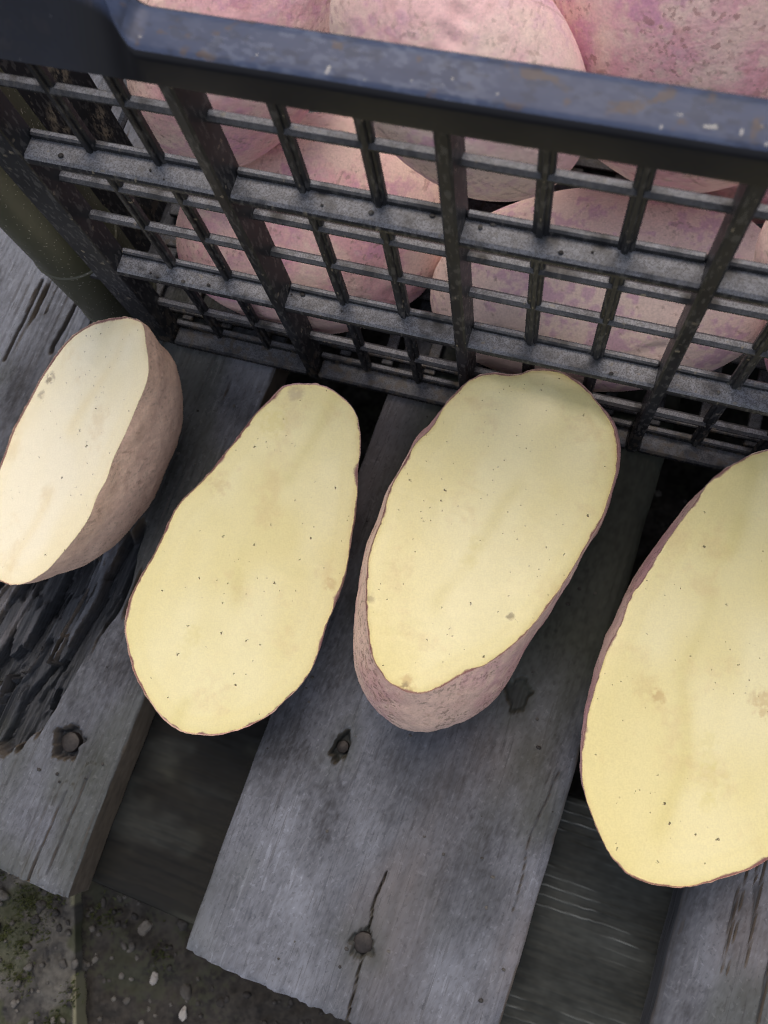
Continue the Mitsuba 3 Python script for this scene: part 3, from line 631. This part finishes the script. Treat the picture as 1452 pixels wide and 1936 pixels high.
potato('I', 11, 'dark mauve potato at the right edge, low behind the lattice and under the purplish one')
potato('G', 9, 'unseen filler potato added to darken the gap behind the two lower potatoes')
potato('H', 10, 'added light-blocking potato behind the big mauve-speckled one, under the huge magenta-pink one')
potato('F', 8, 'purplish potato just showing at the right edge behind the lattice')

# ------------------------------------------------------------------ halved potatoes on the pallet
HALF = json.loads('''{"1":{"C":[-0.16265,-0.07579,0.04957],"u":[0.1988,0.9655,0.1681],"n":[-0.3372,-0.0937,0.9368],"H":0.05,"t0":0.17,"sh":[0.0043,-0.0009],"q":[[563,200],[616,86],[639,-15],[631,-79],[586,-126],[516,-198],[444,-254],[386,-273],[311,-279],[237,-286],[149,-293],[72,-292],[11,-299],[-47,-314],[-127,-306],[-211,-320],[-290,-312],[-348,-297],[-439,-266],[-525,-232],[-606,-170],[-673,-74],[-695,20],[-682,122],[-620,226],[-520,282],[-392,342],[-256,385],[-189,393],[-97,410],[2,410],[109,404],[217,399],[307,380],[424,339],[496,286]]},"2":{"C":[-0.06849,-0.10194,0.04142],"u":[0.169,0.9738,0.1524],"n":[0.0197,-0.158,0.9872],"H":0.04,"t0":0.0,"sh":[0.0,0.0],"q":[[749,177],[782,113],[807,46],[811,-17],[797,-89],[768,-154],[704,-210],[643,-245],[555,-273],[471,-309],[385,-341],[276,-373],[199,-397],[98,-419],[28,-427],[-43,-435],[-115,-438],[-253,-459],[-353,-455],[-438,-432],[-508,-402],[-578,-372],[-639,-323],[-710,-254],[-767,-164],[-800,-74],[-801,-8],[-783,69],[-744,142],[-709,201],[-654,269],[-600,317],[-563,346],[-494,389],[-402,410],[-313,413],[-246,406],[-178,398],[-100,396],[-11,399],[83,391],[160,361],[233,329],[326,307],[414,282],[512,263],[600,238],[677,209],[721,197]]},"3":{"C":[0.02888,-0.06329,0.06116],"u":[0.1957,0.9783,-0.0685],"n":[0.0994,0.0497,0.9938],"H":0.062,"t0":0.42,"sh":[-0.0188,-0.0028],"q":[[574,260],[596,197],[611,168],[652,138],[682,91],[706,29],[701,-46],[683,-114],[649,-178],[611,-243],[570,-290],[502,-334],[426,-360],[370,-374],[299,-382],[218,-395],[129,-390],[61,-387],[-22,-379],[-84,-374],[-160,-364],[-250,-350],[-329,-331],[-399,-309],[-472,-277],[-532,-240],[-601,-184],[-669,-140],[-729,-92],[-752,-59],[-762,-8],[-764,36],[-752,77],[-730,120],[-689,170],[-623,218],[-553,263],[-461,311],[-364,354],[-275,371],[-205,380],[-95,408],[4,412],[95,411],[148,409],[228,382],[321,381],[410,365],[489,343],[540,307]],"eq":[[-223,418],[-350,388],[-481,346],[-646,281],[-757,215],[-848,116],[-882,26],[-884,-71],[-852,-174],[-801,-242],[-693,-306],[-582,-358],[-439,-359],[-302,-365],[-137,-395],[67,-397],[679,284],[702,217],[719,186],[762,154],[794,104],[820,38],[814,-42],[795,-116],[759,-183],[718,-253],[675,-303],[602,-351],[521,-378],[461,-393],[385,-402],[299,-416],[204,-410],[131,-407],[42,-398],[-154,412],[-36,442],[70,447],[167,446],[224,444],[309,415],[408,414],[503,397],[588,374],[643,335]]},"4":{"C":[0.11789,-0.10015,0.04813],"u":[0.0266,0.9995,0.0168],"n":[0.1191,-0.0199,0.9927],"H":0.048,"t0":0.2,"sh":[0.003,0.0011],"q":[[962,-84],[929,-35],[877,18],[820,70],[761,110],[709,130],[646,147],[581,174],[506,199],[417,230],[333,251],[246,283],[153,301],[64,309],[51,316],[-48,327],[-124,333],[-209,336],[-301,332],[-390,324],[-466,308],[-537,279],[-595,242],[-651,202],[-705,157],[-746,106],[-780,47],[-789,-16],[-781,-83],[-764,-149],[-731,-220],[-696,-271],[-657,-331],[-613,-390],[-571,-431],[-479,-506],[-240,-573],[31,-597],[338,-574],[639,-496],[850,-384],[969,-252],[989,-139]]}}''')
from scipy.interpolate import CubicSpline
from scipy.ndimage import gaussian_filter1d
from shapely.geometry import Polygon, Point
import shapely
def half(key, seed, label, flesh, tone):
    h = HALF[key]
    C, u, n = (np.array(h[q]) for q in ('C', 'u', 'n'))
    u /= np.linalg.norm(u); n /= np.linalg.norm(n); u -= n * (u @ n); u /= np.linalg.norm(u)
    w = np.cross(n, u)
    q = np.array(h['q']) * 1e-4
    qq = np.vstack([q, q[:1]]); s = np.r_[0, np.cumsum(np.hypot(*np.diff(qq, axis=0).T))]
    NP = 520
    o = np.stack([CubicSpline(s, qq[:, k], bc_type='periodic')(np.linspace(0, s[-1], NP, endpoint=False)) for k in (0, 1)], 1)
    area = 0.5 * np.sum(o[:, 0] * np.roll(o[:, 1], -1) - o[:, 1] * np.roll(o[:, 0], -1))
    if area < 0: o = o[::-1]
    o = gaussian_filter1d(o, 3.0, axis=0, mode='wrap')
    per = np.arange(NP) / NP * 2 * np.pi
    ragv = (nfbm(p3(np.cos(per) * 22, np.sin(per) * 22, seed), 3, seed) - 0.5)
    tan = np.roll(o, -1, 0) - np.roll(o, 1, 0); tan /= np.linalg.norm(tan, axis=1)[:, None]
    outn = np.stack([tan[:, 1], -tan[:, 0]], 1)
    o = o + outn * ragv[:, None] * 0.0005
    soft = gaussian_filter1d(o, 26, axis=0, mode='wrap')
    H, t0, sh = h['H'], h['t0'], np.array(h['sh'])
    NL = 70
    eq = None
    if 'eq' in h:
        E = np.array(h['eq']) * 1e-4
        ang = np.arctan2(E[:, 1], E[:, 0]); rad = np.hypot(E[:, 0], E[:, 1]); order = np.argsort(ang)
        ang, rad = ang[order], rad[order]
        th_o = np.arctan2(o[:, 1], o[:, 0])
        req = np.interp(th_o, np.r_[ang - 2 * np.pi, ang, ang + 2 * np.pi], np.r_[rad, rad, rad])
        req = gaussian_filter1d(np.maximum(req, np.hypot(o[:, 0], o[:, 1]) + 0.0004), 7, mode='wrap')
        eq = np.stack([req * np.cos(th_o), req * np.sin(th_o)], 1)
    Lr = [np.c_[o + outn * (0.00005 + 0.00045 * np.clip(ragv, 0, 1)[:, None]), np.full(NP, 0.00012) + 0.0009 * np.clip(ragv - 0.02, 0, 1)]]
    for k in range(NL + 1):
        th = -np.arcsin(t0) + (np.pi / 2 + np.arcsin(t0)) * (k / NL) ** 1.15
        sc = np.cos(th) / math.sqrt(1 - t0 * t0); f = (np.sin(th) + t0) / (1 + t0)
        bl = min(1.0, f * 3.5)
        if eq is not None:
            f = (k / NL) ** 1.1
            fe = 0.42
            if f < fe:
                q_ = math.sin(f / fe * np.pi / 2)
                Lr.append(np.c_[o * (1 - q_) + eq * q_, np.full(NP, -H * f)])
            else:
                Lr.append(np.c_[eq * math.sqrt(max(0.0, 1 - ((f - fe) / (1 - fe)) ** 2)), np.full(NP, -H * f)])
            continue
        Lr.append(np.c_[(o * (1 - bl) + soft * bl) * sc + sh * math.sin(f * np.pi / 2), np.full(NP, -H * f)])
    Lr = np.array(Lr)
    W3 = C + Lr[..., :1] * u + Lr[..., 1:2] * w + Lr[..., 2:] * n
    fade = np.clip(np.arange(NL + 2) / 6.0 - 0.2, 0, 1)[:, None, None]
    dirs = W3 - (C - n * H * 0.4); dirs /= np.linalg.norm(dirs, axis=-1, keepdims=True) + 1e-9
    W3 = W3 + fade * dirs * (0.0032 * (nfbm(W3 * 60 + seed, 3, seed) - 0.5) + 0.0007 * (nfbm(W3 * 420, 3, seed + 5) - 0.5))[..., None]
    low = np.clip((np.arange(NL + 2) - 3) / 10.0, 0, 1)[:, None]
    W3[..., 1] = W3[..., 1] * (1 - low) + low * -soft_floor(-W3[..., 1], 0.0030, 0.002)
    W3[..., 2] = np.where(W3[..., 2] < 0.012, soft_floor(W3[..., 2], 0.0004, 0.0015), W3[..., 2])
    root = numbered('potato_half')
    tag(root, label, 'potato', 'halved potatoes on the pallet')
    F = grid_faces(NL + 2, NP, wrap=True)
    uv = np.tile([tone, seed * 0.173 % 1.0], (W3.shape[0] * NP, 1))
    put('skin', mikit.ply((W3.reshape(-1, 3), F[:, ::-1]), 'potato_skin', smooth=True, uv=uv), root)
    # the cut face: rings towards the centre line, slightly uneven from the knife
    poly = Polygon(o)
    rings, K = [], 60
    axis_pts = np.c_[np.clip(soft[:, 0], -0.6 * np.abs(soft[:, 0]).max(), 0.6 * np.abs(soft[:, 0]).max()) * 0.72, np.zeros(NP)]
    f = np.r_[0, .004, .01, .018, .03, .045, np.linspace(.065, 1, K - 6)]
    R2 = o[None] * (1 - f)[:, None, None] + axis_pts[None] * f[:, None, None]
    dist = shapely.distance(shapely.points(R2.reshape(-1, 2)), poly.exterior).reshape(R2.shape[:2])
    zz = 0.0011 * (nfbm(p3(R2[..., 0] * 24, R2[..., 1] * 40, seed), 3, seed) - 0.5) + 0.00025 * (nfbm(p3(R2[..., 0] * 300, R2[..., 1] * 120, seed), 2, seed) - 0.5)
    zz = zz * np.clip(dist / 0.004, 0, 1) - 0.0007 * np.exp(-dist / 0.0012) * (dist > 1e-6)
    P3 = C + R2[..., :1] * u + R2[..., 1:] * w + zz[..., None] * n
    uvf = np.stack([dist, R2[..., 1]], -1).reshape(-1, 2)
    put('cut_face', mikit.ply((P3.reshape(-1, 3), grid_faces(K, NP, wrap=True)), flesh, smooth=True, uv=uvf), root)
half('1', 21, 'tilted pale potato half at far left with brown skin showing on its right', 'pale_potato_flesh', 1.85)
half('2', 22, 'pear-shaped yellow potato half lying flat, second from the left', 'potato_flesh', 0.6)
half('3', 23, 'potato half leaning on the crate with brown skin below its cut face', 'potato_flesh', 0.72)
half('4', 24, 'largest yellow potato half at the right edge, over the right pallet gap', 'potato_flesh', 0.6)

rg = np.random.default_rng(12)
cr = []
for k in range(150):
    if k < 110:
        x, y, z = rg.uniform(-0.23, 0.09), rg.uniform(-0.27, -0.005), 0.0002
        if -0.1014 < x - 0.046 * y < -0.0412: continue
    else:
        x, y, z = rg.uniform(-0.155, 0.155), rg.uniform(0.001, 0.009), (0.0741, 0.1511)[k % 2]
    r = rg.uniform(0.0003, 0.0009)
    m = stone([r * rg.uniform(.8, 1.6), r, r * .7], k + 50, 1); m.apply_translation([x, y, z + r * 0.3]); cr.append(m)
scene['soil_crumbs'] = mikit.ply(cat(cr), 'grit_stone', smooth=True)
tag('soil_crumbs', 'tiny dry soil crumbs scattered over the boards and the crate ledges', 'soil', kind='stuff')

# ------------------------------------------------------------------ a few single stones below
pebble(-0.0977, -0.3290, (0.0022, 0.0032, 0.0022), 0.2, 'white_stone', 'small white pebble on the soil, upper left one of the two white pebbles', 1)
pebble(-0.0745, -0.3400, (0.0020, 0.0036, 0.0022), 0.15, 'white_stone', 'small white pebble on the soil, lower right one of the two white pebbles', 2)
pebble(-0.1120, -0.3060, (0.0030, 0.0054, 0.0025), -0.5, 'grey_stone', 'long flat grey-brown pebble on the soil beside the slab edge', 3)
